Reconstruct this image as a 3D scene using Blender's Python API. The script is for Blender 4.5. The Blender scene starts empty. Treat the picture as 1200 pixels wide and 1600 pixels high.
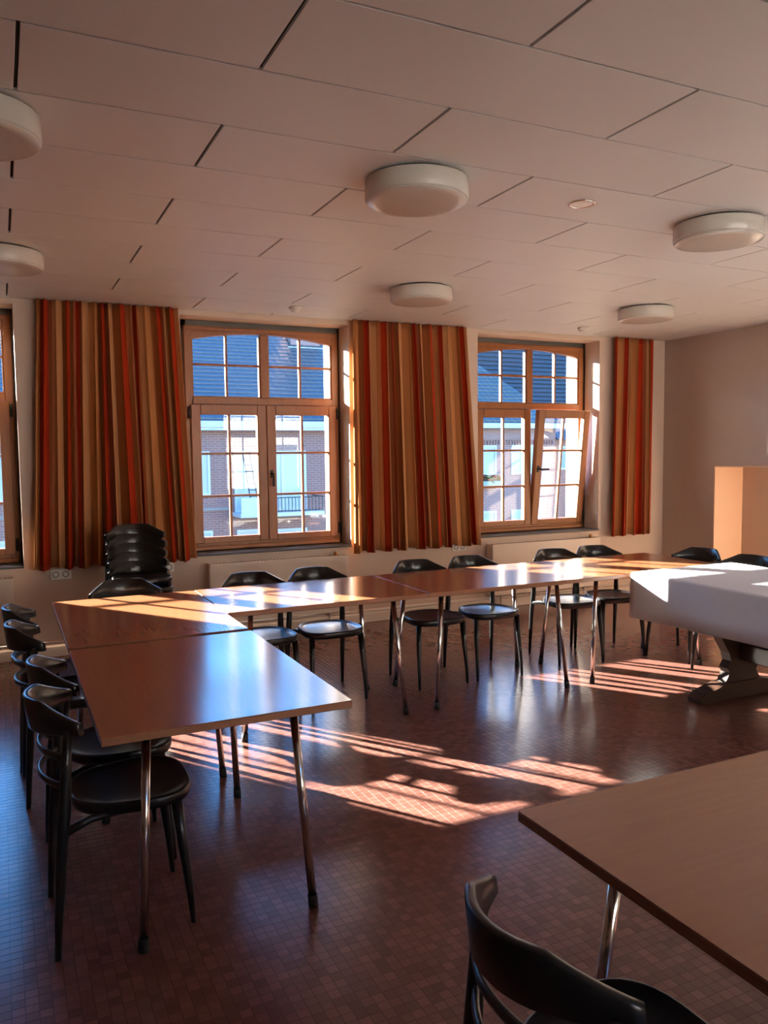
import bpy, bmesh, math, random
import numpy as np
from mathutils import Matrix, Vector
random.seed(7)
SC = bpy.context.scene
COL = SC.collection

# ------------------------------------------------------------------ camera
H, ZC, D, XR = 1.5635, 2.746, 6.705, 6.625      # eye height, ceiling, window wall, right wall
YAW, PIT, ROL, FPX = math.radians(25.472), math.radians(4.231), math.radians(-0.643), 1254.17
fw = Vector((math.sin(YAW)*math.cos(PIT), math.cos(YAW)*math.cos(PIT), -math.sin(PIT)))
rt = Vector((math.cos(YAW), -math.sin(YAW), 0)); up = rt.cross(fw)
r2 = math.cos(ROL)*rt + math.sin(ROL)*up; u2 = -math.sin(ROL)*rt + math.cos(ROL)*up
cd = bpy.data.cameras.new('camera'); cam = bpy.data.objects.new('camera', cd); COL.objects.link(cam)
cam.matrix_world = Matrix(((r2.x,u2.x,-fw.x,0),(r2.y,u2.y,-fw.y,0),(r2.z,u2.z,-fw.z,H),(0,0,0,1)))
cd.sensor_fit = 'VERTICAL'; cd.sensor_height = 36; cd.lens = FPX/1600*36; cd.clip_start = .05; cd.clip_end = 300
SC.camera = cam

# ------------------------------------------------------------------ sky, sun, exposure
SUN_T, SUN_DZ = .672, .355                         # sideways and downward travel per metre into the room
EL = math.atan(SUN_DZ/math.hypot(1, SUN_T))
wd = bpy.data.worlds.new('sky'); SC.world = wd; wd.use_nodes = True
nt = wd.node_tree; bg = nt.nodes['Background']
sky = nt.nodes.new('ShaderNodeTexSky'); sky.sky_type = 'NISHITA'; sky.sun_disc = False
sky.sun_elevation = EL; sky.sun_rotation = -math.atan(SUN_T); sky.air_density = 1.0; sky.dust_density = .15; sky.ozone_density = 3.0
tint = nt.nodes.new('ShaderNodeMix'); tint.data_type = 'RGBA'; tint.blend_type = 'MULTIPLY'; tint.inputs[0].default_value = 1
tint.inputs[7].default_value = (.46, .93, 1.36, 1)
nt.links.new(sky.outputs[0], tint.inputs[6]); nt.links.new(tint.outputs[2], bg.inputs[0]); bg.inputs[1].default_value = .44
sd = bpy.data.lights.new('sun', 'SUN'); sd.energy = 34; sd.angle = math.radians(.55); sd.color = (1, .91, .80)
sun = bpy.data.objects.new('sun', sd); COL.objects.link(sun)
sun.rotation_euler = Vector((SUN_T, -1, -SUN_DZ)).to_track_quat('-Z', 'Y').to_euler(); sun.location = (-8, 20, 9)
SC.view_settings.view_transform = 'Standard'; SC.view_settings.look = 'None'
SC.view_settings.gamma = 1; SC.view_settings.use_curve_mapping = False; SC.view_settings.exposure = 1.55
SC.cycles.max_bounces = 12; SC.cycles.diffuse_bounces = 6; SC.cycles.glossy_bounces = 5; SC.cycles.transparent_max_bounces = 24
SC.cycles.use_denoising = True; SC.cycles.sample_clamp_indirect = 6; SC.cycles.blur_glossy = .5
SC.cycles.caustics_reflective = False; SC.cycles.caustics_refractive = False

# ------------------------------------------------------------------ materials
M = {}
def mat(name, col, rough=.6, metal=0, spec=.5, noise=None, bump=0, stretch=(1,1,1), coat=0):
    """principled; noise=(scale, amount): albedo variation; bump from the same noise"""
    m = bpy.data.materials.new(name); m.use_nodes = True; n = m.node_tree.nodes; l = m.node_tree.links
    b = n['Principled BSDF']; b.inputs['Base Color'].default_value = (*col, 1)
    b.inputs['Roughness'].default_value = rough; b.inputs['Metallic'].default_value = metal
    b.inputs['Specular IOR Level'].default_value = spec; b.inputs['Coat Weight'].default_value = coat; b.inputs['Coat Roughness'].default_value = .16
    if noise:
        tc = n.new('ShaderNodeTexCoord'); mp = n.new('ShaderNodeMapping'); mp.inputs['Scale'].default_value = stretch
        nz = n.new('ShaderNodeTexNoise'); nz.inputs['Scale'].default_value = noise[0]; nz.inputs['Detail'].default_value = 6
        l.new(tc.outputs['Object'], mp.inputs[0]); l.new(mp.outputs[0], nz.inputs['Vector'])
        rp = n.new('ShaderNodeMapRange'); rp.inputs['To Min'].default_value = 1-noise[1]; rp.inputs['To Max'].default_value = 1+noise[1]
        l.new(nz.outputs['Fac'], rp.inputs[0])
        mx = n.new('ShaderNodeVectorMath'); mx.operation = 'SCALE'; mx.inputs[0].default_value = col
        l.new(rp.outputs[0], mx.inputs['Scale']); l.new(mx.outputs[0], b.inputs['Base Color'])
        if bump:
            bp = n.new('ShaderNodeBump'); bp.inputs['Strength'].default_value = bump; bp.inputs['Distance'].default_value = .01
            l.new(nz.outputs['Fac'], bp.inputs['Height']); l.new(bp.outputs[0], b.inputs['Normal'])
    M[name] = m; return m
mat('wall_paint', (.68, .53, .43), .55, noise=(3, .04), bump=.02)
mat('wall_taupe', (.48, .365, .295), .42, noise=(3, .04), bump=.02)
mat('niche_lit_tone', (.74, .52, .37), .5, noise=(3, .04))  # lighter niche sides, the orange light on them put into the colour
mat('ceiling_board', (.81, .82, .81), .5, noise=(2, .03))
mat('joint_dark', (.03, .022, .018), .9)
mat('window_wood', (.34, .125, .040), .38, noise=(6, .22), stretch=(6, 6, .6), bump=.03)
mat('stone_sill', (.06, .06, .065), .4, noise=(20, .2))
mat('white_stone', (.27, .24, .21), .8, noise=(9, .15), bump=.2)
mat('table_wood', (.41, .165, .078), .18, noise=(5, .12), stretch=(1, 12, 1), coat=.4)
mat('table_edge', (.33, .14, .07), .35, noise=(5, .12), stretch=(1, 12, 1))
mat('chrome', (.75, .73, .70), .16, metal=1)
mat('black_steel', (.018, .017, .017), .4)
mat('rubber', (.012, .012, .012), .7)
mat('chair_black', (.008, .008, .009), .30, noise=(30, .2), coat=.15)
mat('opal', (.66, .62, .56), .25)
mat('white_plastic', (.86, .85, .80), .35)
mat('socket_dark', (.05, .05, .045), .6)
mat('radiator_white', (.74, .62, .52), .35)
mat('grille_dark', (.10, .085, .075), .6)
mat('brass', (.45, .2, .06), .3, metal=.6)
mat('cloth_white', (.82, .88, .94), .85, noise=(60, .03), bump=.05)
mat('old_oak', (.050, .020, .010), .55, noise=(5, .35), stretch=(1, 1, 6), bump=.1)
mat('mirror_metal', (.90, .87, .83), .3)
mat('asphalt', (.12, .12, .125), .9, noise=(3, .2))
mat('house_white', (.52, .54, .54), .6, noise=(4, .05))
mat('fill_house_cream', (.78, .72, .64), .8, noise=(2, .05))
mat('house_curtain', (.46, .50, .51), .8, noise=(4, .1), stretch=(8, 1, .5))
mat('house_glass', (.10, .13, .15), .06)
mat('shutter_teal', (.22, .34, .36), .5)
mat('iron', (.02, .02, .022), .5)
mat('slate_board', (.036, .045, .060), .35, noise=(4, .2))
mat('leaf', (.11, .19, .04), .5, noise=(1.5, .4))
mat('flower_red', (.6, .05, .03), .6)
mat('bark', (.08, .05, .03), .9, noise=(10, .3))

def brick(name, c1, c2, mortar):
    m = mat(name, c1, .85); n = m.node_tree.nodes; l = m.node_tree.links
    tc = n.new('ShaderNodeTexCoord'); mp = n.new('ShaderNodeMapping'); mp.inputs['Rotation'].default_value = (math.pi/2, 0, 0)
    bt = n.new('ShaderNodeTexBrick'); bt.inputs['Color1'].default_value = (*c1, 1); bt.inputs['Color2'].default_value = (*c2, 1); bt.inputs['Mortar'].default_value = (*mortar, 1)
    bt.inputs['Scale'].default_value = 1; bt.inputs['Brick Width'].default_value = .21; bt.inputs['Row Height'].default_value = .065; bt.inputs['Mortar Size'].default_value = .008
    l.new(tc.outputs['Object'], mp.inputs[0]); l.new(mp.outputs[0], bt.inputs['Vector'])
    l.new(bt.outputs['Color'], n['Principled BSDF'].inputs['Base Color'])
brick('brick_red', (.29, .125, .095), (.24, .11, .09), (.29, .24, .21))
brick('brick_pink', (.34, .17, .145), (.30, .155, .135), (.34, .29, .26))

def rooftile(name, col):
    m = mat(name, col, .38); n = m.node_tree.nodes; l = m.node_tree.links
    tc = n.new('ShaderNodeTexCoord')
    wx = n.new('ShaderNodeTexWave'); wx.bands_direction = 'X'; wx.inputs['Scale'].default_value = 1.3
    l.new(tc.outputs['Object'], wx.inputs[0])
    ad = n.new('ShaderNodeMath'); ad.operation = 'MULTIPLY'; ad.inputs[1].default_value = .5
    l.new(wx.outputs['Fac'], ad.inputs[0])
    bp = n.new('ShaderNodeBump'); bp.inputs['Strength'].default_value = .4; bp.inputs['Distance'].default_value = .05
    l.new(ad.outputs[0], bp.inputs['Height']); l.new(bp.outputs[0], n['Principled BSDF'].inputs['Normal'])
rooftile('roof_tile', (.045, .058, .070))
rooftile('roof_tile_green', (.062, .068, .066))

def glassmat():
    m = bpy.data.materials.new('glass'); m.use_nodes = True; n = m.node_tree.nodes; l = m.node_tree.links
    n.remove(n['Principled BSDF']); o = n['Material Output']
    t = n.new('ShaderNodeBsdfTransparent'); t.inputs[0].default_value = (.93, .95, .95, 1)
    g = n.new('ShaderNodeBsdfGlossy'); g.inputs['Roughness'].default_value = .01
    f = n.new('ShaderNodeFresnel'); f.inputs[0].default_value = 1.45
    x = n.new('ShaderNodeMixShader'); l.new(f.outputs[0], x.inputs[0]); l.new(t.outputs[0], x.inputs[1]); l.new(g.outputs[0], x.inputs[2]); l.new(x.outputs[0], o.inputs[0])
    M['glass'] = m
glassmat()

TILE = .036
def floormat(name, grout, lo, hi):
    m = mat(name, (.25, .09, .06), .27); n = m.node_tree.nodes; l = m.node_tree.links; b = n['Principled BSDF']
    g = n.new('ShaderNodeNewGeometry')
    sc = n.new('ShaderNodeVectorMath'); sc.operation = 'SCALE'; sc.inputs['Scale'].default_value = 1/TILE; l.new(g.outputs['Position'], sc.inputs[0])
    fl = n.new('ShaderNodeVectorMath'); fl.operation = 'FLOOR'; l.new(sc.outputs[0], fl.inputs[0])
    sx = n.new('ShaderNodeSeparateXYZ'); l.new(fl.outputs[0], sx.inputs[0])
    cx = n.new('ShaderNodeCombineXYZ'); l.new(sx.outputs[0], cx.inputs[0]); l.new(sx.outputs[1], cx.inputs[1])
    wn = n.new('ShaderNodeTexWhiteNoise'); wn.noise_dimensions = '3D'; l.new(cx.outputs[0], wn.inputs['Vector'])
    rp = n.new('ShaderNodeValToRGB'); e = rp.color_ramp.elements
    e[0].position = 0; e[0].color = (*lo, 1); e[1].position = 1; e[1].color = (*hi, 1)
    l.new(wn.outputs['Value'], rp.inputs[0])
    nz = n.new('ShaderNodeTexNoise'); nz.inputs['Scale'].default_value = 1.3; nz.inputs['Detail'].default_value = 5; l.new(g.outputs['Position'], nz.inputs['Vector'])
    mr = n.new('ShaderNodeMapRange'); mr.inputs['From Min'].default_value = .3; mr.inputs['From Max'].default_value = .7; mr.inputs['To Min'].default_value = .19; mr.inputs['To Max'].default_value = .25
    l.new(nz.outputs['Fac'], mr.inputs[0]); l.new(mr.outputs[0], b.inputs['Roughness'])
    if grout:
        fr = n.new('ShaderNodeVectorMath'); fr.operation = 'FRACTION'; l.new(sc.outputs[0], fr.inputs[0])
        s2 = n.new('ShaderNodeSeparateXYZ'); l.new(fr.outputs[0], s2.inputs[0])
        ms = []
        for k in (0, 1):
            a = n.new('ShaderNodeMath'); a.operation = 'SUBTRACT'; a.inputs[1].default_value = .5; l.new(s2.outputs[k], a.inputs[0])
            c = n.new('ShaderNodeMath'); c.operation = 'ABSOLUTE'; l.new(a.outputs[0], c.inputs[0]); ms.append(c)
        mm = n.new('ShaderNodeMath'); mm.operation = 'MAXIMUM'; l.new(ms[0].outputs[0], mm.inputs[0]); l.new(ms[1].outputs[0], mm.inputs[1])
        gt = n.new('ShaderNodeMath'); gt.operation = 'GREATER_THAN'; gt.inputs[1].default_value = .455; l.new(mm.outputs[0], gt.inputs[0])
        mx = n.new('ShaderNodeMix'); mx.data_type = 'RGBA'; l.new(gt.outputs[0], mx.inputs[0]); l.new(rp.outputs[0], mx.inputs[6]); mx.inputs[7].default_value = (.14, .062, .049, 1)
        l.new(mx.outputs[2], b.inputs['Base Color'])
    else:
        l.new(rp.outputs[0], b.inputs['Base Color'])
floormat('floor_tile', False, (.17, .072, .056), (.26, .110, .085)); floormat('floor_grid', True, (.19, .081, .063), (.235, .10, .077))

def curtainmat():
    m = mat('curtain_fabric', (.5, .2, .1), .9, spec=.1); n = m.node_tree.nodes; l = m.node_tree.links; b = n['Principled BSDF']
    uv = n.new('ShaderNodeUVMap'); sx = n.new('ShaderNodeSeparateXYZ'); l.new(uv.outputs[0], sx.inputs[0])
    fr = n.new('ShaderNodeMath'); fr.operation = 'FRACT'; l.new(sx.outputs[0], fr.inputs[0])
    rp = n.new('ShaderNodeValToRGB'); cr = rp.color_ramp; cr.interpolation = 'CONSTANT'
    red, rust, tan, brown, sand = (.46, .040, .013), (.38, .120, .056), (.52, .22, .080), (.33, .105, .034), (.58, .285, .125)
    seq = [(0, tan), (.10, brown), (.19, red), (.31, rust), (.37, sand), (.47, brown), (.54, red), (.62, tan), (.71, rust), (.78, red), (.86, brown), (.92, sand)]
    for i, (p, c) in enumerate(seq):
        e = cr.elements[i] if i < 2 else cr.elements.new(p)
        e.position = p; e.color = (*c, 1)
    l.new(fr.outputs[0], rp.inputs[0])
    wv = n.new('ShaderNodeTexNoise'); wv.inputs['Scale'].default_value = 1; mp = n.new('ShaderNodeMapping'); mp.inputs['Scale'].default_value = (160, 3, 1)
    l.new(uv.outputs[0], mp.inputs[0]); l.new(mp.outputs[0], wv.inputs['Vector'])
    mr = n.new('ShaderNodeMapRange'); mr.inputs['To Min'].default_value = .82; mr.inputs['To Max'].default_value = 1.18; l.new(wv.outputs['Fac'], mr.inputs[0])
    sc = n.new('ShaderNodeVectorMath'); sc.operation = 'SCALE'; l.new(rp.outputs[0], sc.inputs[0]); l.new(mr.outputs[0], sc.inputs['Scale'])
    l.new(sc.outputs[0], b.inputs['Base Color'])
    tr = n.new('ShaderNodeBsdfTranslucent'); l.new(sc.outputs[0], tr.inputs[0])
    mx = n.new('ShaderNodeMixShader'); mx.inputs[0].default_value = .12
    l.new(b.outputs[0], mx.inputs[1]); l.new(tr.outputs[0], mx.inputs[2]); l.new(mx.outputs[0], n['Material Output'].inputs[0])
curtainmat()

# ------------------------------------------------------------------ mesh helpers
class MB:
    def __init__(s): s.v = []; s.f = []; s.sm = []
    def add(s, vs, fs, smooth=False):
        o = len(s.v); s.v += [tuple(p) for p in vs]; s.f += [tuple(i+o for i in f) for f in fs]; s.sm += [smooth]*len(fs); return s
    def box(s, x0, x1, y0, y1, z0, z1):
        return s.add([(x0,y0,z0),(x1,y0,z0),(x1,y1,z0),(x0,y1,z0),(x0,y0,z1),(x1,y0,z1),(x1,y1,z1),(x0,y1,z1)],
                     [(0,3,2,1),(4,5,6,7),(0,1,5,4),(1,2,6,5),(2,3,7,6),(3,0,4,7)])
    def bbox(s, x0, x1, y0, y1, z0, z1, b=.004):
        """box with its edges chamfered"""
        bm = bmesh.new(); bmesh.ops.create_cube(bm, size=1)
        for v in bm.verts: v.co = ((x0+x1)/2+v.co.x*(x1-x0), (y0+y1)/2+v.co.y*(y1-y0), (z0+z1)/2+v.co.z*(z1-z0))
        bmesh.ops.bevel(bm, geom=bm.edges[:], offset=b, segments=1, affect='EDGES')
        bm.verts.index_update()
        s.add([v.co[:] for v in bm.verts], [[v.index for v in f.verts] for f in bm.faces]); bm.free(); return s
    def prism(s, pts, axis, a, b):
        """polygon pts (2-D, counter-clockwise) swept along axis from a to b"""
        n = len(pts)
        def P(p, t): return {'x': (t, p[0], p[1]), 'y': (p[0], t, p[1]), 'z': (p[0], p[1], t)}[axis]
        vs = [P(p, a) for p in pts]+[P(p, b) for p in pts]
        fs = [tuple(range(n))[::-1], tuple(range(n, 2*n))]+[(i, (i+1) % n, (i+1) % n+n, i+n) for i in range(n)]
        return s.add(vs, fs)
    def loft(s, rings, closed=True, caps=True, smooth=True):
        n = len(rings[0]); vs = [p for r in rings for p in r]; fs = []
        for k in range(len(rings)-1):
            for i in range(n if closed else n-1):
                j = (i+1) % n; fs.append((k*n+i, k*n+j, (k+1)*n+j, (k+1)*n+i))
        s.add(vs, fs, smooth)
        if caps:
            o = len(s.v)-len(vs); s.f += [tuple(o+i for i in range(n))[::-1], tuple(o+len(vs)-n+i for i in range(n))]; s.sm += [False, False]
        return s
    def tube(s, path, rad, seg=10, flat=1.0):
        """round bar along a path; rad a number or one per point; flat squeezes the side direction"""
        P = [Vector(p) for p in path]; R = rad if isinstance(rad, (list, tuple)) else [rad]*len(P); rings = []
        for i, p in enumerate(P):
            t = (P[min(i+1, len(P)-1)]-P[max(i-1, 0)]).normalized()
            a = Vector((0, 0, 1)) if abs(t.z) < .8 else Vector((1, 0, 0))
            e1 = t.cross(a).normalized(); e2 = e1.cross(t).normalized()
            rings.append([p+R[i]*(math.cos(q)*e1*flat+math.sin(q)*e2) for q in [2*math.pi*k/seg for k in range(seg)]])
        rings = [r[::-1] for r in rings]
        return s.loft([[tuple(q) for q in r] for r in rings])
    def lathe(s, prof, cx=0, cy=0, seg=40):
        rings = [[(cx+r*math.cos(2*math.pi*k/seg), cy+r*math.sin(2*math.pi*k/seg), z) for k in range(seg)] for r, z in prof]
        return s.loft(rings)
    def build(s, name, m, parent=None, recalc=True):
        me = bpy.data.meshes.new(name); me.from_pydata(s.v, [], s.f)
        me.polygons.foreach_set('use_smooth', s.sm)
        if recalc:
            bm = bmesh.new(); bm.from_mesh(me); bmesh.ops.recalc_face_normals(bm, faces=bm.faces[:]); bm.to_mesh(me); bm.free()
        me.materials.append(M[m]); o = bpy.data.objects.new(name, me); COL.objects.link(o)
        if parent is not None: o.parent = parent
        return o
def tag(o, label=None, cat=None, group=None, kind=None):
    if label: o['label'] = label
    if cat: o['category'] = cat
    if group: o['group'] = group
    if kind: o['kind'] = kind
    return o
def thing(name, label, cat, loc=(0,0,0), rz=0, group=None, kind=None):
    o = bpy.data.objects.new(name, None); COL.objects.link(o); o.empty_display_size = .1
    o.location = loc; o.rotation_euler = (0, 0, rz)
    return tag(o, label, cat, group, kind)
def copy_tree(o, parent=None):
    c = o.copy(); COL.objects.link(c); c.parent = parent
    for ch in list(o.children): copy_tree(ch, c)
    return c

# ------------------------------------------------------------------ room shell
XL, YB = -4.6, -2.4
W = D+.26                                            # window plane
YO = 7.15                                            # outer face of the window wall
WIN = {1: (-1.278, .117), 2: (1.445, 2.846), 3: (4.293, 5.693)}
floor = tag(MB().box(XL, XR+.6, YB, YO, -.25, -.0005).build('floor', 'floor_grid'), 'red-brown mosaic tile floor with sun patches', 'floor', kind='structure')
# real tiles over the part of the floor the picture shows; the nearest block of 300 singly
i0, i1, j0, j1 = int(-.9/TILE), int(XR/TILE)-1, int(1.0/TILE), int((D-.06)/TILE)
bi0, bj0 = int(.70/TILE), int(1.78/TILE); BI, BJ = 20, 15
I, J = np.meshgrid(np.arange(i0, i1), np.arange(j0, j1), indexing='ij'); I = I.ravel(); J = J.ravel()
keep = ((I*TILE)**2+(J*TILE)**2 < 4.6**2) & ~((I >= bi0) & (I < bi0+BI) & (J >= bj0) & (J < bj0+BJ)); I = I[keep]; J = J[keep]
g_, b_ = .0011, .0003
q = np.array([(g_,g_,-.002),(TILE-g_,g_,-.002),(TILE-g_,TILE-g_,-.002),(g_,TILE-g_,-.002),(g_+b_,g_+b_,0),(TILE-g_-b_,g_+b_,0),(TILE-g_-b_,TILE-g_-b_,0),(g_+b_,TILE-g_-b_,0)])
rng = np.random.default_rng(3)
off = np.stack([I*TILE, J*TILE, np.zeros(len(I))], 1)
vs = (off[:, None, :]+q[None]).reshape(-1, 3)
fq = np.array([(4,5,6,7),(0,1,5,4),(1,2,6,5),(2,3,7,6),(3,0,4,7)])
fs = (np.arange(len(I))[:, None, None]*8+fq[None]).reshape(-1, 4)
me = bpy.data.meshes.new('mosaic_tiles'); me.vertices.add(len(vs)); me.vertices.foreach_set('co', vs.ravel())
me.loops.add(fs.size); me.loops.foreach_set('vertex_index', fs.ravel().astype(np.int32)); me.polygons.add(len(fs))
me.polygons.foreach_set('loop_start', (np.arange(len(fs))*4).astype(np.int32)); me.update(calc_edges=True); me.shade_flat(); me.materials.append(M['floor_tile'])
mt = bpy.data.objects.new('mosaic_tiles', me); COL.objects.link(mt); mt.parent = floor; mt['kind'] = 'stuff'
tm = bpy.data.meshes.new('tile'); tm.from_pydata([tuple(p) for p in q], [], [tuple(f) for f in fq]); tm.materials.append(M['floor_tile'])
for a in range(BI):
    for c in range(BJ):
        o = bpy.data.objects.new('tile', tm); COL.objects.link(o); o.parent = floor; o.location = ((bi0+a)*TILE, (bj0+c)*TILE, 0)

ceil = tag(MB().box(XL, XR+.6, YB, YO, ZC+.012, ZC+.4).build('ceiling', 'joint_dark'), 'white ceiling of staggered rectangular boards with dark joints', 'ceiling', kind='structure')
CX, CY, PX, PR = .7738, 2.0227, 1.359, .4585
pm = {}
for j in range(-10, 11):
    y0, y1 = max(CY+j*PR, YB), min(CY+(j+1)*PR, D)
    if y1-y0 < .03: continue
    for k in range(-6, 6):
        sh = 0 if j % 2 == 0 else .5
        x0, x1 = max(CX+(k+sh)*PX, XL), min(CX+(k+sh+1)*PX, XR)
        if x1-x0 < .03: continue
        key = (round(x1-x0, 3), round(y1-y0, 3))
        if key not in pm:
            b = MB().bbox(.006, x1-x0-.006, .0045, y1-y0-.0045, 0, .016, .001).build('panel', 'ceiling_board', ceil); pm[key] = b.data
        else:
            b = bpy.data.objects.new('panel', pm[key]); COL.objects.link(b); b.parent = ceil
        b.location = (x0, y0, ZC)

# window wall: inner leaf with the openings, outer leaf with narrower openings, left jambs splayed to clear the sun
OPEN = {k: (a-.075, b+.015 if k != 3 else b+.025) for k, (a, b) in WIN.items()}
ZB, ZT = .715, 2.705
m = MB(); xs = XL
for k in sorted(OPEN, key=lambda t: OPEN[t][0]):
    a, b = OPEN[k]
    m.box(xs, a, D, W-.03, 0, ZC+.012); m.box(a, b, D, W-.03, 0, ZB); m.box(a, b, D, W-.03, ZT, ZC+.012); xs = b
m.box(xs, XR+.6, D, W-.03, 0, ZC+.012)
wallf = tag(m.build('wall_window', 'wall_paint'), 'beige plastered wall with three deep window openings', 'wall', kind='structure')
m = MB(); xs = XL
for k in sorted(WIN, key=lambda t: WIN[t][0]):
    a, b = WIN[k]; a += .03; b -= .055; z0, z1 = .76, 2.645
    m.add([(xs,W+.04,-4),(a,W+.04,-4),(a-.07,YO,-4),(xs,YO,-4),(xs,W+.04,3.6),(a,W+.04,3.6),(a-.07,YO,3.6),(xs,YO,3.6)],
          [(0,3,2,1),(4,5,6,7),(0,1,5,4),(1,2,6,5),(2,3,7,6),(3,0,4,7)])
    m.box(a-.07, b, W+.04, YO, -4, z0); m.box(a-.07, b, W+.04, YO, z1, 3.6); xs = b
m.box(xs, XR+.6, W+.04, YO, -4, 3.6)
tag(m.build('wall_outer', 'white_stone'), 'pale outer masonry seen as bright reveals beyond the window frames', 'wall', kind='structure')

# right wall with its niche
NY0, NY1, NZ1, NX = 4.55, 6.00, 1.392, 7.03
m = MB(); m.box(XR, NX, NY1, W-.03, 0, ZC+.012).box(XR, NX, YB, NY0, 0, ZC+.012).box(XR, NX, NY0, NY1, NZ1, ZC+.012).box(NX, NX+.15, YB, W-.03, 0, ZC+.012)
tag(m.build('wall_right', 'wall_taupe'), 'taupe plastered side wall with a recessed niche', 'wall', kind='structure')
m = MB(); m.box(XR+.001, NX, NY1-.012, NY1, 0, NZ1).box(XR+.001, NX, NY0, NY0+.012, 0, NZ1).box(XR+.001, NX, NY0+.012, NY1-.012, NZ1-.012, NZ1)
tag(m.build('trim_1', 'niche_lit_tone'), 'apricot niche reveals with their orange light painted in', 'trim', kind='structure')
tag(MB().box(XL-.2, XL, YB, YO, 0, ZC+.4).build('wall_left', 'wall_paint'), 'beige plastered wall at the far left end', 'wall', kind='structure')
FILL_WIN = {6: (1.3, 3.1), 7: (4.1, 5.9)}  # unseen windows added in the back wall to let in fill light
m = MB(); xs = XL-.2
for k, (a, b) in FILL_WIN.items():
    m.box(xs, a, YB-.25, YB, 0, ZC+.4); m.box(a, b, YB-.25, YB, 0, ZB); m.box(a, b, YB-.25, YB, 2.67, ZC+.4); xs = b
m.box(xs, XR+.6, YB-.25, YB, 0, ZC+.4)
tag(m.build('wall_back', 'wall_paint'), 'beige plastered wall behind the camera with added fill-light windows', 'wall', kind='structure')
m = MB(); m.bbox(XL, XR, D-.018, D, 0, .085, .004); m.tube([(XL+.02, D-.035, .115), (XR-.02, D-.035, .115)], .014, 8)
tag(m.build('baseboard_window', 'radiator_white'), 'low cream skirting and heating pipe along the window wall', 'baseboard', kind='structure')
tag(MB().bbox(XR-.018, XR, NY1, D-.02, 0, .085, .004).build('baseboard_right', 'radiator_white'), 'low cream skirting along the taupe side wall', 'baseboard', kind='structure')

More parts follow.
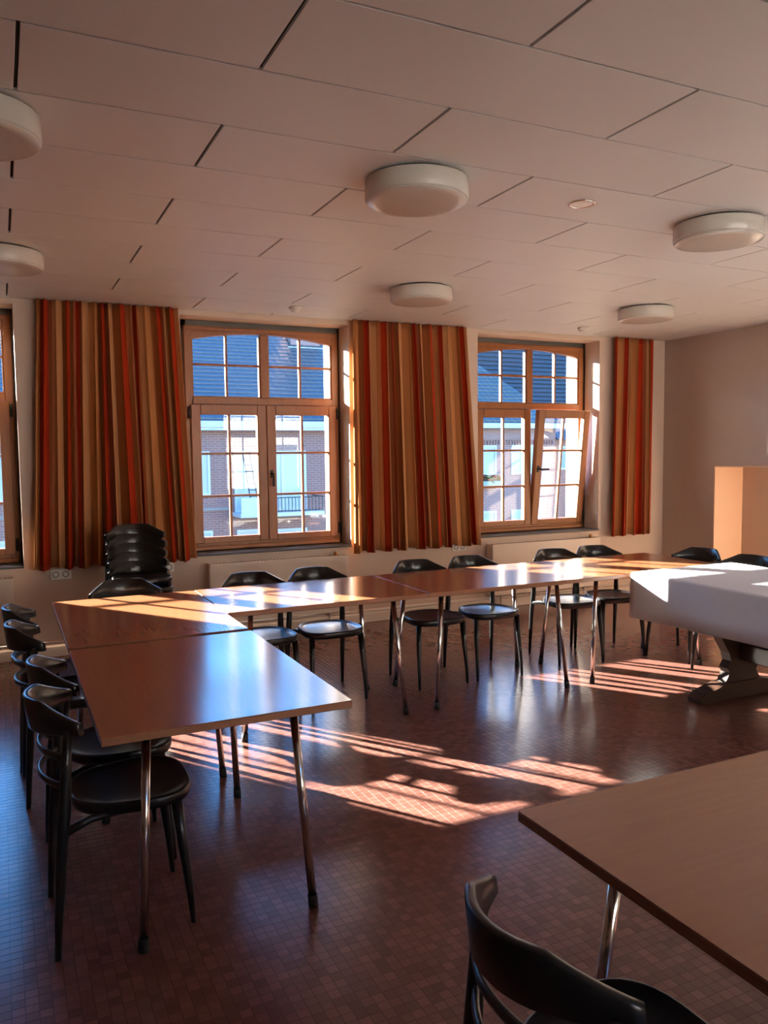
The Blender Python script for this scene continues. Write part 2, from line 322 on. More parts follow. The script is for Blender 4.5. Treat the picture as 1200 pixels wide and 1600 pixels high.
# ------------------------------------------------------------------ windows
def arch(x, xc, hw, zc_, zs):                         # soffit of the head: highest at the middle
    t = (x-xc)/hw; return zc_-(zc_-zs)*t*t
def window(n, x0, x1, tilt):
    win = thing('window_%d' % n, ['', 'brown timber window cut by the left picture edge', 'closed brown timber window between two striped curtains',
                'brown timber window with its right sash tilted open', 'leftmost timber window added behind the camera for fill light', 'second timber window from the left, added behind the camera for fill light',
                'left of two timber windows added behind the camera for fill light', 'right of two timber windows added behind the camera for fill light'][n], 'window', (x0, W, 0), 0, kind='structure')
    w = x1-x0; xc = w/2; hw = xc-.065; y0, y1 = -.032, .032
    m = MB(); m.bbox(0, .062, y0, y1, .73, 2.66, .005).bbox(w-.062, w, y0, y1, .73, 2.66, .005).bbox(.062, w-.062, y0, y1, .73, .80, .005)
    m.bbox(.062, w-.062, y0-.012, y1, 1.995, 2.055, .005).bbox(xc-.035, xc+.035, y0-.006, y1, 2.055, 2.61, .005)
    m.build('frame', 'window_wood', win)
    hd = MB(); pts = [(.062, 2.66)]; N = 16
    for i in range(N+1):
        x = .062+(w-.124)*i/N; pts.append((x, arch(x, xc, hw, 2.612, 2.545)))
    pts.append((w-.062, 2.66)); hd.prism(pts, 'y', y0, y1-.004); hd.bbox(.02, w-.02, y0-.018, y0, 2.62, 2.65, .003); hd.build('head_rail', 'window_wood', win)
    # fixed top lights, two by two panes each
    for s in (0, 1):
        a, b = (.062, xc-.035) if s == 0 else (xc+.035, w-.062)
        L = MB(); bd = .012
        L.bbox(a, a+bd, -.02, .02, 2.055, 2.60 if s else 2.56, .002).bbox(b-bd, b, -.02, .02, 2.055, 2.56 if s else 2.60, .002).bbox(a+bd, b-bd, -.02, .02, 2.055, 2.055+bd, .002)
        lt = L.build('top_light', 'window_wood', win); mid = (a+b)/2
        MB().bbox(a+bd, b-bd, -.017, .017, 2.327, 2.347, .003).build('muntin', 'window_wood', lt)
        MB().bbox(mid-.010, mid+.010, -.018, .018, 2.055+bd, arch(mid, xc, hw, 2.612, 2.545)+.01, .003).build('muntin', 'window_wood', lt)
        for (p, q_) in ((a+bd, mid-.010), (mid+.010, b-bd)):
            MB().box(p, q_, -.003, .003, 2.055+bd, 2.327).build('pane', 'glass', lt)
            pt = [(p, 2.347), (q_, 2.347)]+[(q_+(p-q_)*i/6, arch(q_+(p-q_)*i/6, xc, hw, 2.612, 2.545)+.004) for i in range(7)]
            MB().prism(pt, 'y', -.003, .003).build('pane', 'glass', lt)
    # lower sashes, two by three panes each; origin at the sash foot so that one can tilt in
    for s in (0, 1):
        a, b = (.035, xc-.002) if s == 0 else (xc+.002, w-.035); zb, zt = .795, 1.992
        sash = bpy.data.objects.new('sash', None)
        ga, gb, gz0, gz1 = (a+.083, b-.081, .848-zb, 1.908-zb) if s == 0 else (a+.083, b-.075, .848-zb, 1.908-zb)
        m = MB(); ya, yb = -.034, .030; hz = zt-zb
        m.bbox(a, ga, ya, yb, 0, hz, .006).bbox(gb, b, ya, yb, 0, hz, .006).bbox(ga, gb, ya, yb, 0, gz0, .005).bbox(ga, gb, ya, yb, gz1, hz, .005)
        sash = m.build('sash', 'window_wood', win); sash.location = (0, -.030, zb)
        if s == 1 and tilt: sash.rotation_euler = (math.radians(tilt), 0, 0)
        mid = (ga+gb)/2; rows = [gz0, 1.202-zb, 1.571-zb, gz1]
        for z in rows[1:3]: MB().bbox(ga, gb, -.017, .017, z-.010, z+.010, .003).build('muntin', 'window_wood', sash)
        MB().bbox(mid-.010, mid+.010, -.018, .018, gz0, gz1, .003).build('muntin', 'window_wood', sash)
        for (p, q_) in ((ga, mid-.010), (mid+.010, gb)):
            for r in range(3):
                MB().box(p, q_, -.003, .003, rows[r]+(.010 if r else 0), rows[r+1]-(.010 if r < 2 else 0)).build('pane', 'glass', sash)
        if s == 1:
            hx = a+.036; h = MB(); h.bbox(hx-.014, hx+.014, ya-.010, ya, .555, .625, .004)
            if tilt: h.tube([(hx, ya-.008, .59), (hx, ya-.045, .59), (hx+.01, ya-.05, .59), (hx+.10, ya-.05, .592)], .010, 8)
            else: h.tube([(hx, ya-.008, .59), (hx, ya-.045, .59), (hx, ya-.05, .575), (hx, ya-.05, .48)], .010, 8)
            h.build('handle', 'black_steel', sash)
        for z in (.03, hz-.12):
            hx = (a-.013) if s == 0 else (b+.013)
            MB().tube([(hx, -.062, zb+z), (hx, -.062, zb+z+.10)], .012, 8).build('hinge', 'black_steel', win)
    MB().bbox(.02, w-.02, -.075, -.030, .735, .770, .006).build('drip_rail', 'window_wood', win)
    return win
for n, (a, b) in WIN.items():
    window(n, a, b, 6.5 if n == 3 else 0)
    oa, ob = OPEN[n]
    tag(MB().bbox(oa+.002, ob-.002, D-.022, W-.034, ZB-.002, ZB+.014, .003).build('window_sill', 'stone_sill'),
        ['dark stone sill at the far left outside the picture', 'dark stone sill cut by the left picture edge', 'dark stone sill under the closed window', 'dark stone sill under the tilted-open window'][n], 'sill', 'window sills')

for n, (a, b) in FILL_WIN.items():
    o = window(n, a, b, 0); o.location = (b, YB-.12, 0); o.rotation_euler = (0, 0, math.pi)

# ------------------------------------------------------------------ curtains
def curtain(label, xt0, xt1, xb0, xb1, zb, folds, seed, ulen, u0):
    rnd = random.Random(seed); NS, NV = folds*14, 26
    ph = [0]; 
    for i in range(NS): ph.append(ph[-1]+math.exp(rnd.uniform(-.15, .15)+.45*math.sin(i*.13+seed)))
    ph = [p/ph[-1] for p in ph]
    amps = [rnd.uniform(.6, 1.25) for _ in range(folds+2)]
    lean = [rnd.uniform(-.035, .035) for _ in range(folds+2)]
    m = MB(); vs = []; uvs = []
    for j in range(NV+1):
        v = j/NV; z = ZC-.006+(zb-ZC+.006)*v
        for i in range(NS+1):
            s = i/NS; f = ph[i]*folds; k = int(f); fr = f-k
            am = amps[k]*(1-fr)+amps[k+1]*fr; ln = lean[k]*(1-fr)+lean[k+1]*fr
            a = (.026+.026*v)*am; t = 2*math.pi*f+.5*v*math.sin(f*1.7+seed)
            x = (xt0+(xt1-xt0)*s)*(1-v)+(xb0+(xb1-xb0)*s)*v+(.010+.016*v)*math.sin(2*t+.6)*am*.55+ln*v*math.sin(math.pi*s)
            y = D-.088-a*math.sin(t)-.010*v*math.sin(2.3*t+1)
            vs.append((x, y, z+.012*math.sin(t*.5+seed)*v**4)); uvs.append((u0+ph[i]*ulen, v))
    n = NS+1; fs = [(j*n+i, (j+1)*n+i, (j+1)*n+i+1, j*n+i+1) for j in range(NV) for i in range(NS)]
    m.add(vs, fs, True); o = m.build('curtain', 'curtain_fabric', None, recalc=False)
    uvl = o.data.uv_layers.new(name='UVMap')
    for lp in o.data.loops: uvl.data[lp.index].uv = uvs[lp.vertex_index]
    sd_ = o.modifiers.new('thick', 'SOLIDIFY'); sd_.thickness = .0025
    return tag(o, label, 'curtain', 'striped pleated curtains on the window wall')
curtain('wide orange, red and tan striped curtain behind the stacked chairs', .29, 1.335, .20, 1.425, .70, 16, 1, 2.6, .05)
curtain('orange, red and tan striped curtain hanging between the two full windows', 2.86, 4.035, 2.862, 4.165, .665, 16, 5, 2.4, .0)
curtain('narrow striped curtain next to the taupe side wall', 5.845, 6.375, 5.80, 6.37, .655, 8, 9, 1.05, .55)

# ------------------------------------------------------------------ radiators and sockets
def radiator(x0, x1, label):
    t = thing('radiator', label, 'radiator', ((x0+x1)/2, D, 0), 0, 'panel radiators under the windows'); w = (x1-x0)/2
    MB().bbox(-w, w, -.135, -.125, .15, .655, .003).build('front_panel', 'radiator_white', t)
    for s in (-1, 1): MB().bbox(s*w-.006, s*w+.006, -.126, -.03, .15, .655, .002).build('side_panel', 'radiator_white', t)
    g = MB(); g.box(-w+.01, w-.01, -.120, -.035, .632, .638)
    n = int(2*w/.03)
    for i in range(n): x = -w+.02+(2*w-.04)*i/(n-1); g.box(x-.003, x+.003, -.120, -.035, .638, .650)
    g.build('grille', 'grille_dark', t)
    MB().bbox(-w+.006, w-.006, -.125, -.119, .636, .656, .002).build('rim', 'radiator_white', t)
    MB().bbox(-w+.05, w-.05, -.045, -.035, .18, .62, .003).build('back_panel', 'radiator_white', t)
    for s in (-1, 1): MB().tube([(s*(w-.15), -.06, .16), (s*(w-.15), -.06, 0)], .009, 8).build('pipe', 'radiator_white', t)
    for s in (-1, 1): MB().bbox(s*(w-.3)-.015, s*(w-.3)+.015, -.036, -.001, .3, .5, .002).build('wall_bracket', 'radiator_white', t)
    v = MB(); v.lathe([(.014, .655), (.017, .66), (.017, .685), (.012, .692)], w-.10, -.10, 14); v.build('valve', 'brass', t)
radiator(1.53, 2.765, 'cream panel radiator under the closed middle window')
radiator(4.30, 5.635, 'cream panel radiator under the tilted-open window')
radiator(-1.21, .045, 'cream panel radiator cut by the left picture edge')
def socket(x, z, label):
    t = thing('wall_socket', label, 'socket', (x, D, z), 0, 'double wall sockets')
    MB().bbox(-.075, .075, -.014, 0, -.04, .04, .004).build('cover_plate', 'white_plastic', t)
    for s in (-1, 1):
        MB().lathe([(.024, 0), (.024, .004), (.020, .004), (.018, .001)], 0, 0, 20).build('receptacle', 'socket_dark', t)
        r = t.children[-1]; r.rotation_euler = (math.pi/2, 0, 0); r.location = (s*.036, -.0115, 0)
socket(.39, .645, 'white double socket below the left end of the wide curtain')
socket(1.185, .640, 'white double socket to the right of the stacked chairs')
socket(3.995, .640, 'white double socket below the middle curtain')

# ------------------------------------------------------------------ ceiling fittings
def drum(x, y, label):
    t = thing('ceiling_lamp', label, 'lamp', (x, y, ZC), 0, 'round drum ceiling lamps')
    MB().lathe([(.200, 0), (.200, -.012)], seg=48).build('base_plate', 'black_steel', t)
    MB().lathe([(.05, -.010), (.222, -.010), (.225, -.013), (.226, -.086), (.221, -.093)], seg=56).build('shade', 'opal', t)
    MB().lathe([(.221, -.093), (.216, -.099), (.18, -.104), (.10, -.108), (.01, -.109)], seg=56).build('diffuser', 'opal', t)
drum(1.685, 3.17, 'white drum lamp beside the recessed spotlight')
drum(3.455, 3.13, 'white drum lamp nearest the upper right picture edge')
drum(-.045, 3.15, 'large white drum lamp cut by the upper left picture edge')
drum(.055, 5.20, 'white drum lamp above the wide curtain at the left picture edge')
drum(2.80, 5.21, 'white drum lamp above the middle curtain')
drum(4.94, 5.22, 'white drum lamp above the tilted-open window')
t = thing('spotlight', 'small round recessed spotlight with a shiny rim', 'spotlight', (2.573, 3.154, ZC))
MB().lathe([(.066, 0), (.066, -.004), (.060, -.006), (.054, -.004), (.052, 0)], seg=36).build('rim', 'chrome', t)
MB().lathe([(.052, -.004), (.045, .004), (.03, .008), (.002, .009)], seg=36).build('reflector', 'mirror_metal', t)
def detector(x, y, label):
    t = thing('smoke_detector', label, 'detector', (x, y, ZC), 0, 'white ceiling detectors')
    MB().lathe([(.052, 0), (.052, -.014), (.046, -.020)], seg=28).build('base', 'white_plastic', t)
    MB().lathe([(.038, -.018), (.038, -.030), (.030, -.040), (.002, -.042)], seg=28).build('head', 'white_plastic', t)
detector(2.208, 6.266, 'white smoke detector above the closed window')
detector(5.138, 6.266, 'white smoke detector above the tilted-open window')

# ------------------------------------------------------------------ tables
def table(label, x, y, rz):
    """1.2 x 0.8 m top, long side along local x"""
    t = thing('folding_table', label, 'table', (x, y, 0), rz, 'beech laminate tables on chrome legs')
    hx, hy = .5985, .3990
    MB().bbox(-hx, hx, -hy, hy, .7375, .740, .001).build('laminate', 'table_wood', t)
    MB().bbox(-hx, hx, -hy, hy, .714, .7378, .002).build('tabletop', 'table_edge', t)
    f = MB()
    for s in (-1, 1):
        f.bbox(-.47, .47, s*.262-.012, s*.262+.012, .686, .7145, .002); f.bbox(s*.45-.012, s*.45+.012, -.25, .25, .686, .7145, .002)
    f.build('under_frame', 'black_steel', t)
    for sx in (-1, 1):
        for sy in (-1, 1):
            a, b = Vector((sx*.432, sy*.245, .700)), Vector((sx*.492, sy*.284, .030))
            l = MB().tube([a, b], .0145, 14).build('leg', 'chrome', t)
            d = (b-a).normalized(); MB().tube([b-d*.012, b+d*.0300], .0175, 12).build('foot_cap', 'rubber', l)
    return t
table('table with a free front corner and big blue sky reflection at the left', .63, 3.02, math.pi/2)
table('sunlit corner table in front of the stacked chairs', .63, 4.268, math.pi/2)
table('table next to the corner table, under the closed window', 1.636, 4.481, 0)
table('middle table of the far row, in front of the middle curtain', 2.834, 4.481, 0)
table('last table of the far row, touching the white cloth', 4.031, 4.481, 0)
table('brown table at the lower right with a chair at its end', 1.638, 1.087, 0)

# cloth-covered trestle table
t = thing('trestle_table', 'dark carved oak trestle table under a white cloth', 'table', (4.19, 3.05, 0))
TX, TY = .455, .985
MB().bbox(-TX, TX, -TY, TY, .715, .755, .006).build('tabletop', 'old_oak', t)
for s in (-1, 1):
    yy = s*.52
    up_ = MB(); right = [(.16, .09), (.135, .13), (.115, .16), (.135, .19), (.105, .235), (.125, .29), (.16, .34), (.20, .40), (.235, .47), (.25, .56), (.25, .715)]
    up_.prism([(x, z) for x, z in right]+[(-x, z) for x, z in right[::-1]], 'y', yy-.035, yy+.035); up_.build('upright', 'old_oak', t)
    ft = MB(); prof = [(-.375, 0), (.375, 0), (.380, .025), (.33, .06), (.22, .085), (.16, .10), (-.16, .10), (-.22, .085), (-.33, .06), (-.380, .025)]
    ft.prism(prof, 'y', yy-.055, yy+.055); ft.build('sled_foot', 'old_oak', t)
MB().bbox(-.035, .035, -.52, .52, .235, .345, .006).build('stretcher', 'old_oak', t)

def cloth():
    x0, x1, y0, y1, zt = 4.19-.462, 4.19+.462, 3.05-.992, 3.05+.992, .760
    peri = []; NX_, NY_ = 24, 44; R = .012
    for i in range(NX_): peri.append((x0+(x1-x0)*i/NX_, y0))
    for i in range(NY_): peri.append((x1, y0+(y1-y0)*i/NY_))
    for i in range(NX_): peri.append((x1+(x0-x1)*i/NX_, y1))
    for i in range(NY_): peri.append((x0, y1+(y0-y1)*i/NY_))
    cx, cy = (x0+x1)/2, (y0+y1)/2; rings = []
    def ring(ins, z, out=0, drop=0):
        r = []
        for k, (x, y) in enumerate(peri):
            nx = (-1 if x == x0 else 1 if x == x1 else 0); ny = (-1 if y == y0 else 1 if y == y1 else 0)
            px, py = x-nx*ins, y-ny*ins
            if drop:
                wob = .006*math.sin(k*.55)*drop/.28+.004*math.sin(k*.23+1)*drop/.28
                hang = drop*(1+.05*math.sin(k*.11))
                if nx == -1: hang = drop*(1.05-.14*(y1-y)/1.0*.5)
                o_ = (out+wob) if ny != 1 else .004
                px += nx*o_; py += ny*o_; zz = zt-hang
            else: zz = z
            r.append((px, py, zz))
        return r
    rings = [ring(.02, zt+.001), ring(.008, zt), ring(.001, zt-.005), ring(-.001, zt-.014), ring(0, 0, .004, .09), ring(0, 0, .010, .19), ring(0, 0, .014, .285)]
    m = MB(); m.loft(rings, caps=False)
    inner = rings[0]; n = len(inner); m.f.append(tuple(range(n))[::-1]); m.sm.append(False)
    o = m.build('tablecloth', 'cloth_white'); s_ = o.modifiers.new('thick', 'SOLIDIFY'); s_.thickness = .0015; s_.offset = 1
    return tag(o, 'plain white cloth draped over the oak trestle table', 'tablecloth')
cloth()

# ------------------------------------------------------------------ chairs (local +x is forward)
def make_chair():
    t = thing('chair', 'x', 'chair')
    N = 40
    def ring(sc, z, dz=0):
        r = []
        for k in range(N):
            a = 2*math.pi*k/N; c, s = math.cos(a), math.sin(a)
            e = .68; x = math.copysign(abs(c)**e, c); y = math.copysign(abs(s)**e, s)
            hw = .195+.022*x-.01*(x*x)
            r.append((.045+.195*x*sc, hw*y*sc, z+dz*max(0, -x)))
        return r
    m = MB(); m.loft([ring(.90, .412), ring(.97, .418), ring(1.0, .432), ring(1.0, .448), ring(.985, .456), ring(.955, .457), ring(.92, .452), ring(.75, .447), ring(.45, .443), ring(.12, .442)])
    m.build('seat', 'chair_black', t)
    for s in (-1, 1):
        # rear leg runs up to the top rail
        p = [(-.212, s*.200, 0), (-.205, s*.199, .12), (-.190, s*.196, .32), (-.175, s*.190, .46), (-.166, s*.187, .60), (-.156, s*.184, .715)]
        MB().tube(p, [.010, .013, .018, .019, .016, .013], 12).build('leg', 'chair_black', t)
        p = [(.212, s*.182, 0), (.205, s*.180, .10), (.185, s*.172, .28), (.172, s*.165, .42)]
        MB().tube(p, [.009, .012, .017, .019], 12).build('leg', 'chair_black', t)
        MB().tube([(-.185, s*.198, .395), (-.10, s*.165, .415), (.02, s*.15, .418)], [.014, .013, .012], 8).build('bracket', 'chair_black', t)
    # top rail: bent board, flat in the middle, falling away to its ends
    NS = 30; rings = []
    for i in range(NS+1):
        u = -1+2*i/NS; y = .207*u; x = -.252+.135*abs(u)**2.1
        zt = .800 if abs(u) < .52 else .800-.060*(abs(u)-.52)/.48
        zb = .690+.012*u*u
        tx = Vector((.27*u*abs(u)**.1, .207, 0)).normalized(); nrm = Vector((tx.y, -tx.x, 0))    # towards the sitter
        th = .012; lean = .016
        pr = [(-th, zb+.004), (-th+.004, zb), (th-.004, zb), (th, zb+.004), (th-.001, (zb+zt)/2), (th-.002, zt-.005), (th-.006, zt), (-th+.006, zt), (-th+.002, zt-.005), (-th, (zb+zt)/2)]
        rings.append([(x+nrm.x*(a-lean*(z-.69)/.11), y+nrm.y*a, z) for a, z in pr])
    m = MB(); m.loft(rings); m.build('top_rail', 'chair_black', t)
    for z in (.632, .540):
        path = []
        for i in range(17):
            u = -1+2*i/16; path.append((-.168-.068*(1-abs(u)**2.2), .186*u, z))
        MB().tube(path, .0125, 8, flat=.65).build('back_bar', 'chair_black', t)
    return t
proto = make_chair(); first = [True]
def chair(x, y, deg, label, group, z=0):
    o = proto if first[0] else copy_tree(proto); first[0] = False
    o.location = (x, y, z); o.rotation_euler = (0, 0, math.radians(deg)); o['label'] = label; o['group'] = group
    return o
G1, G2, G3 = 'black chairs along the left tables', 'black chairs behind the far row of tables', 'stacked black chairs'
chair(.310, 2.80, 0, 'black chair nearest at the left, seat under the front table', G1)
chair(.330, 3.25, 2, 'second black chair from the front along the left tables', G1)
chair(.258, 4.025, 1, 'third black chair from the front along the left tables', G1)
chair(.250, 4.475, -1, 'farthest black chair along the left side of the corner table', G1)
chair(.655, 4.90, -90, 'black chair behind the sunlit corner table, in front of the stack', G2)
chair(1.422, 4.80, -90, 'black chair left of two at the table under the closed window', G2)
chair(1.862, 4.80, -89, 'black chair right of two at the table under the closed window', G2)
chair(2.62, 4.80, -91, 'black chair left of two at the middle table of the far row', G2)
chair(3.062, 4.80, -90, 'black chair right of two at the middle table of the far row', G2)
chair(3.825, 4.83, -98, 'black chair left of two behind the last table, before the radiator', G2)
chair(4.235, 4.84, -97, 'black chair right of two behind the last table, before the radiator', G2)
chair(4.652, 4.466, 190, 'black chair at the right end of the last table of the far row', 'black chairs on the right side')
chair(4.62, 3.985, 189, 'black chair behind the far end of the white tablecloth', 'black chairs on the right side')
chair(.953, 1.070, 0, 'large black chair in the lower right foreground', 'black chairs on the right side')
for k in range(5):
    chair(.855+.004*(k % 2), 5.755+.014*k, -90+(.8*k-1.5), ['lowest chair', 'second lowest chair', 'middle chair', 'second highest chair', 'topmost chair'][k]+' of the black stack before the wide curtain', G3, z=.066*k)

# ------------------------------------------------------------------ the street outside
tag(MB().box(-40, 60, -60, 70, -4.2, -4.0).build('ground', 'asphalt'), 'grey street surface below the windows', 'street', kind='structure')
def hwindow(h, x0, x1, z0, z1, y, split=1, door=False, inside='house_curtain'):
    m = MB(); b = .07; m.box(x0, x0+b, y-.06, y+.02, z0, z1).box(x1-b, x1, y-.06, y+.02, z0, z1).box(x0+b, x1-b, y-.06, y+.02, z1-b, z1).box(x0+b, x1-b, y-.06, y+.02, z0, z0+b)
    for i in range(1, split): c = x0+(x1-x0)*i/split; m.box(c-.05, c+.05, y-.06, y+.02, z0+b, z1-b)
    wn = m.build('window', 'house_white', h)
    for i in range(split):
        p, q_ = x0+b+(x1-x0-b)*i/split, x0+(x1-x0)*(i+1)/split-b*.7
        MB().box(p, q_, y-.02, y-.012, z0+b, z1-b).build('pane', inside, wn)
    return wn
FY = 22.0
h1 = thing('house', 'red brick terraced house with a balcony, seen through the closed window', 'house', (0, 0, 0), 0, 'houses across the street')
MB().box(-14, 10.4, FY, FY+9, -4, 2.3).build('wall', 'brick_red', h1)
def gable_roof(h, x0, x1, m_, hip=0):
    m = MB(); zr, ze, yr = 5.62, 2.36, FY+4.6
    xr_ = x1-hip
    m.add([(x0,FY-.3,ze),(x1,FY-.3,ze),(xr_,yr,zr),(x0,yr,zr),(x0,FY+9.5,ze),(x1,FY+9.5,ze)], [(0,1,2,3),(3,2,5,4),(0,3,4),(1,5,2),(0,4,5,1)])
    ro = m.build('roof', m_, h); N = 24; cs = MB(); up_ = .035   # overlapping tile courses on the slope facing the street
    for i in range(N):
        t0, t1 = i/N, (i+1)/N; ya, yb, za, zb = FY-.3+4.9*t0, FY-.3+4.9*t1, ze+(zr-ze)*t0, ze+(zr-ze)*t1
        xa, xb = x1-hip*t0, x1-hip*t1
        cs.add([(x0,ya,za+up_+.03),(xa,ya,za+up_+.03),(xb,yb,zb+up_),(x0,yb,zb+up_),(x0,ya,za),(xa,ya,za),(xb,yb,zb),(x0,yb,zb)], [(0,1,2,3),(0,4,5,1),(1,5,6,2),(0,3,7,4)])
    tag(cs.build('tile_courses', m_, ro, recalc=False), kind='stuff')
    return ro
gable_roof(h1, -14, 10.4, 'roof_tile')
MB().box(-14, 10.4, FY-.36, FY-.28, 2.30, 2.47).build('gutter', 'house_white', h1)
MB().box(-14, 10.4, FY-.3, FY+.01, 2.22, 2.31).build('soffit', 'house_white', h1)
hwindow(h1, 3.95, 5.19, .44, 1.65, FY, 2); hwindow(h1, -.9, .35, .44, 1.65, FY, 2); hwindow(h1, -3.5, -2.2, .44, 1.65, FY, 2)
hwindow(h1, 5.86, 7.98, -.05, 1.65, FY, 3); hwindow(h1, 5.9, 6.7, -2.2, -.55, FY, 1); hwindow(h1, 7.05, 7.98, -2.2, -.58, FY, 1)
hwindow(h1, 4.3, 5.22, -2.2, -.53, FY, 1); hwindow(h1, -.9, .35, -2.2, -.53, FY, 1)
MB().box(-14, 5.7, FY-.04, FY+.01, .02, .10).build('string_course', 'white_stone', h1)
bal = MB().box(5.80, 8.22, FY-.85, FY, -.16, -.05).build('balcony', 'house_white', h1)
MB().box(5.82, 6.45, FY-.84, FY-.80, -.05, .38).build('balcony_panel', 'house_white', bal)
r = MB(); r.box(6.45, 8.2, FY-.83, FY-.80, .34, .37); r.box(8.17, 8.2, FY-.83, FY, .34, .37); r.box(6.45, 8.2, FY-.83, FY-.80, -.03, 0)
for i in range(18): x = 6.47+1.7*i/17; r.box(x-.008, x+.008, FY-.825, FY-.805, -.04, .35)
r.build('railing', 'iron', bal)
ch = MB().box(8.95, 10.0, FY+3.9, FY+4.6, 4.6, 6.6).build('chimney', 'brick_pink', h1)
MB().box(8.80, 10.15, FY+3.75, FY+4.7, 4.75, 5.12).build('flashing', 'house_white', ch)
lad = thing('ladder', 'black ladder leaning on the balcony across the street', 'ladder', (6.22, FY-.56, -.05))
for a in (-.10, .10): MB().tube([(a+.04, -.2, 0), (a-.04, .40, 1.62)], .018, 6).build('stile', 'iron', lad)
for i in range(9):
    f_ = (i+.7)/9.5; MB().tube([(-.10+.04-.08*f_, -.2+.62*f_, 1.62*f_), (.10+.04-.08*f_, -.2+.62*f_, 1.62*f_)], .014, 6).build('rung', 'iron', lad)

h2 = thing('house', 'pink brick terraced house with a flower box, seen through the tilted window', 'house', (0, 0, 0), 0, 'houses across the street')
MB().box(10.4, 16.9, FY, FY+9, -4, 2.3).build('wall', 'brick_pink', h2)
gable_roof(h2, 10.4, 17.2, 'roof_tile_green', 1.9)
MB().box(10.4, 17.2, FY-.36, FY-.28, 2.30, 2.46).build('gutter', 'house_white', h2)
fz = MB(); fz.box(10.4, 16.9, FY-.03, FY+.01, 1.92, 1.97)
for i in range(60): x = 10.45+6.4*i/60; fz.box(x, x+.05, FY-.04, FY+.01, 1.78, 1.92)
fz.build('dentil_band', 'brick_red', h2)
for (a, b) in ((13.35, 14.52), (11.2, 12.3), (15.1, 16.2)):
    hwindow(h2, a, b, .80, 1.76, FY, 2); hwindow(h2, a, b, -2.2, -.36, FY, 2)
bx = thing('flower_box', 'window box of red flowers on the pink brick house', 'flower box', (13.94, FY-.22, .52))
MB().bbox(-.55, .55, -.12, .12, -.10, .10, .01).build('planter', 'shutter_teal', bx)
lv = MB(); fl_ = MB()
for i in range(140):
    p = Vector((random.uniform(-.56, .56), random.uniform(-.16, .12), random.uniform(.06, .30))); s_ = .05
    d1 = Vector((random.uniform(-1, 1), random.uniform(-1, 1), random.uniform(-.4, .4))).normalized()*s_; d2 = d1.cross(Vector((random.uniform(-1, 1), .3, 1))).normalized()*s_
    (fl_ if i % 4 == 0 else lv).add([p-d1-d2, p+d1-d2, p+d1+d2, p-d1+d2], [(0, 1, 2, 3)])
tag(lv.build('foliage', 'leaf', bx, recalc=False), kind='stuff'); tag(fl_.build('blossom', 'flower_red', bx, recalc=False), kind='stuff')
for i in range(2): MB().box(-.4+.75*i, -.34+.75*i, -.05, .215, -.14, -.10).build('support', 'iron', bx)

h3 = thing('house', 'tall dark slate-boarded building rising behind the pink brick house', 'house', (0, 0, 0), 0, 'houses across the street')
MB().box(17.6, 30, 31, 38, -4, 7.6).build('wall', 'slate_board', h3)
bm0 = None
for i in range(26):
    z = 2.6+i*.19
    if bm0 is None:
        o = MB().prism([(30.90, 0), (31.01, 0), (31.01, .19), (30.975, .19)], 'x', 17.5, 30).build('board', 'slate_board', h3); bm0 = o.data
    else:
        o = bpy.data.objects.new('board', bm0); COL.objects.link(o); o.parent = h3
    o.location = (0, 0, z)
MB().add([(17.3, 30.6, 7.5), (30.3, 30.6, 7.5), (30.3, 34.5, 9.6), (17.3, 34.5, 9.6), (17.3, 38.4, 7.5), (30.3, 38.4, 7.5)], [(0,1,2,3),(3,2,5,4),(0,3,4),(1,5,2),(0,4,5,1)]).build('roof', 'roof_tile', h3)
h4 = thing('house', 'low brick house with dark roof at the right of the tilted sash', 'house', (0, 0, 0), 0, 'houses across the street')
MB().box(17.25, 25, FY+.6, FY+5, -4, 2.0).build('wall', 'brick_red', h4)
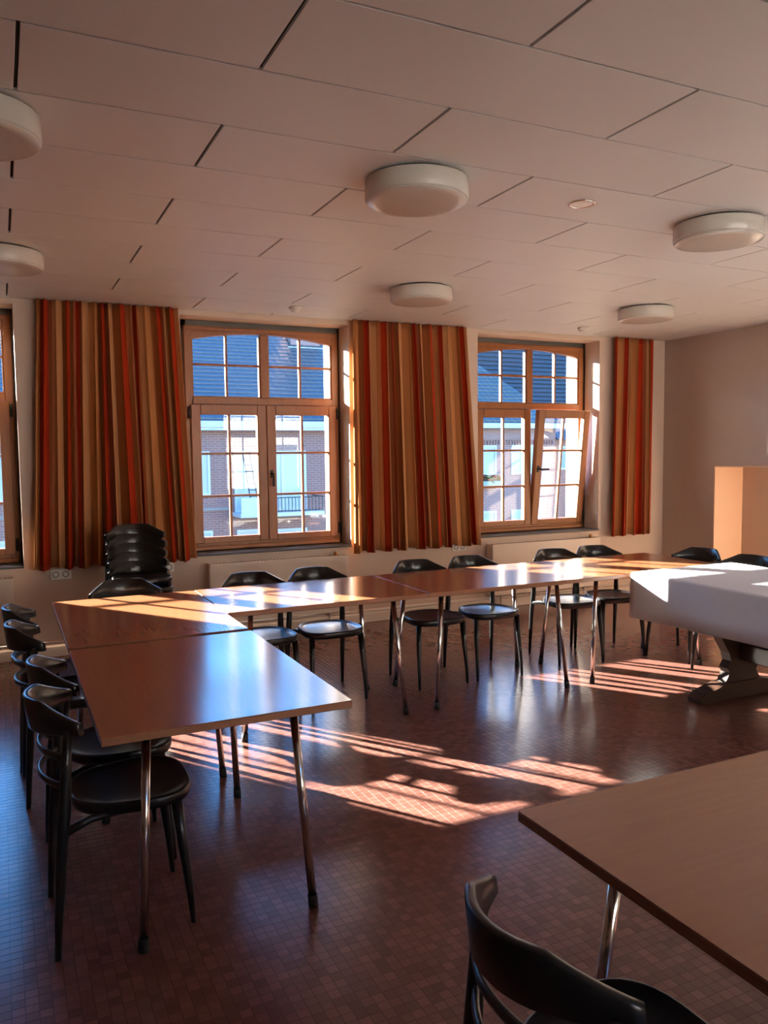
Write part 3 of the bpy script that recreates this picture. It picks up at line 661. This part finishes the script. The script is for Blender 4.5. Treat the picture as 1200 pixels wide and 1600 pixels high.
MB().add([(17.25, FY+.3, 1.95), (25, FY+.3, 1.95), (25, FY+2.8, 3.1), (17.8, FY+2.8, 3.1), (17.25, FY+5.2, 1.95), (25, FY+5.2, 1.95)], [(0,1,2,3),(3,2,5,4),(0,3,4),(1,5,2),(0,4,5,1)]).build('roof', 'roof_tile', h4)
hwindow(h4, 17.45, 18.2, .9, 1.72, FY+.6, 1, inside='shutter_teal'); hwindow(h4, 19.2, 20.2, .7, 1.72, FY+.6, 2); hwindow(h4, 21.4, 22.4, .7, 1.72, FY+.6, 2)

fill_house = thing('house', 'cream rendered house added behind the camera to bounce sunlight indoors', 'house', (0, 0, 0), 0, 'houses across the street')  # unseen house, added so its sunlit front sends warm fill into the room
MB().box(-18, 24, -24, -15, -4, 5).build('wall', 'fill_house_cream', fill_house)
MB().add([(-18.3, -14.7, 5), (24.3, -14.7, 5), (24.3, -19.5, 8), (-18.3, -19.5, 8), (-18.3, -24.3, 5), (24.3, -24.3, 5)], [(0,1,2,3),(3,2,5,4),(0,3,4),(1,5,2),(0,4,5,1)]).build('roof', 'roof_tile', fill_house)
for i in range(9):
    x = -15+4*i; MB().box(x, x+1.1, -15.02, -14.95, .3, 1.9).build('window', 'house_glass', fill_house)
tr = thing('tree', 'green tree crown showing above the tiled roof across the street', 'tree', (8.2, 36, -4))
MB().tube([(0, 0, 0), (.1, 0, 4), (0, .1, 8)], [.35, .28, .15], 10).build('trunk', 'bark', tr)
lv = MB(); rr = random.Random(4)
for i in range(2600):
    a = rr.uniform(0, 6.283); c = rr.uniform(-1, 1); rad = rr.uniform(.75, 1.0)
    p = Vector((4.2*rad*math.cos(a)*math.sqrt(1-c*c), 3.0*rad*math.sin(a)*math.sqrt(1-c*c), 9.2+2.9*c*rad)); s_ = .17
    d1 = Vector((rr.uniform(-1, 1), rr.uniform(-1, 1), rr.uniform(-1, 1))).normalized()*s_; d2 = d1.orthogonal().normalized()*s_
    lv.add([p-d1, p+d2, p+d1, p-d2], [(0, 1, 2, 3)])
tag(lv.build('crown', 'leaf', tr, recalc=False), kind='stuff')
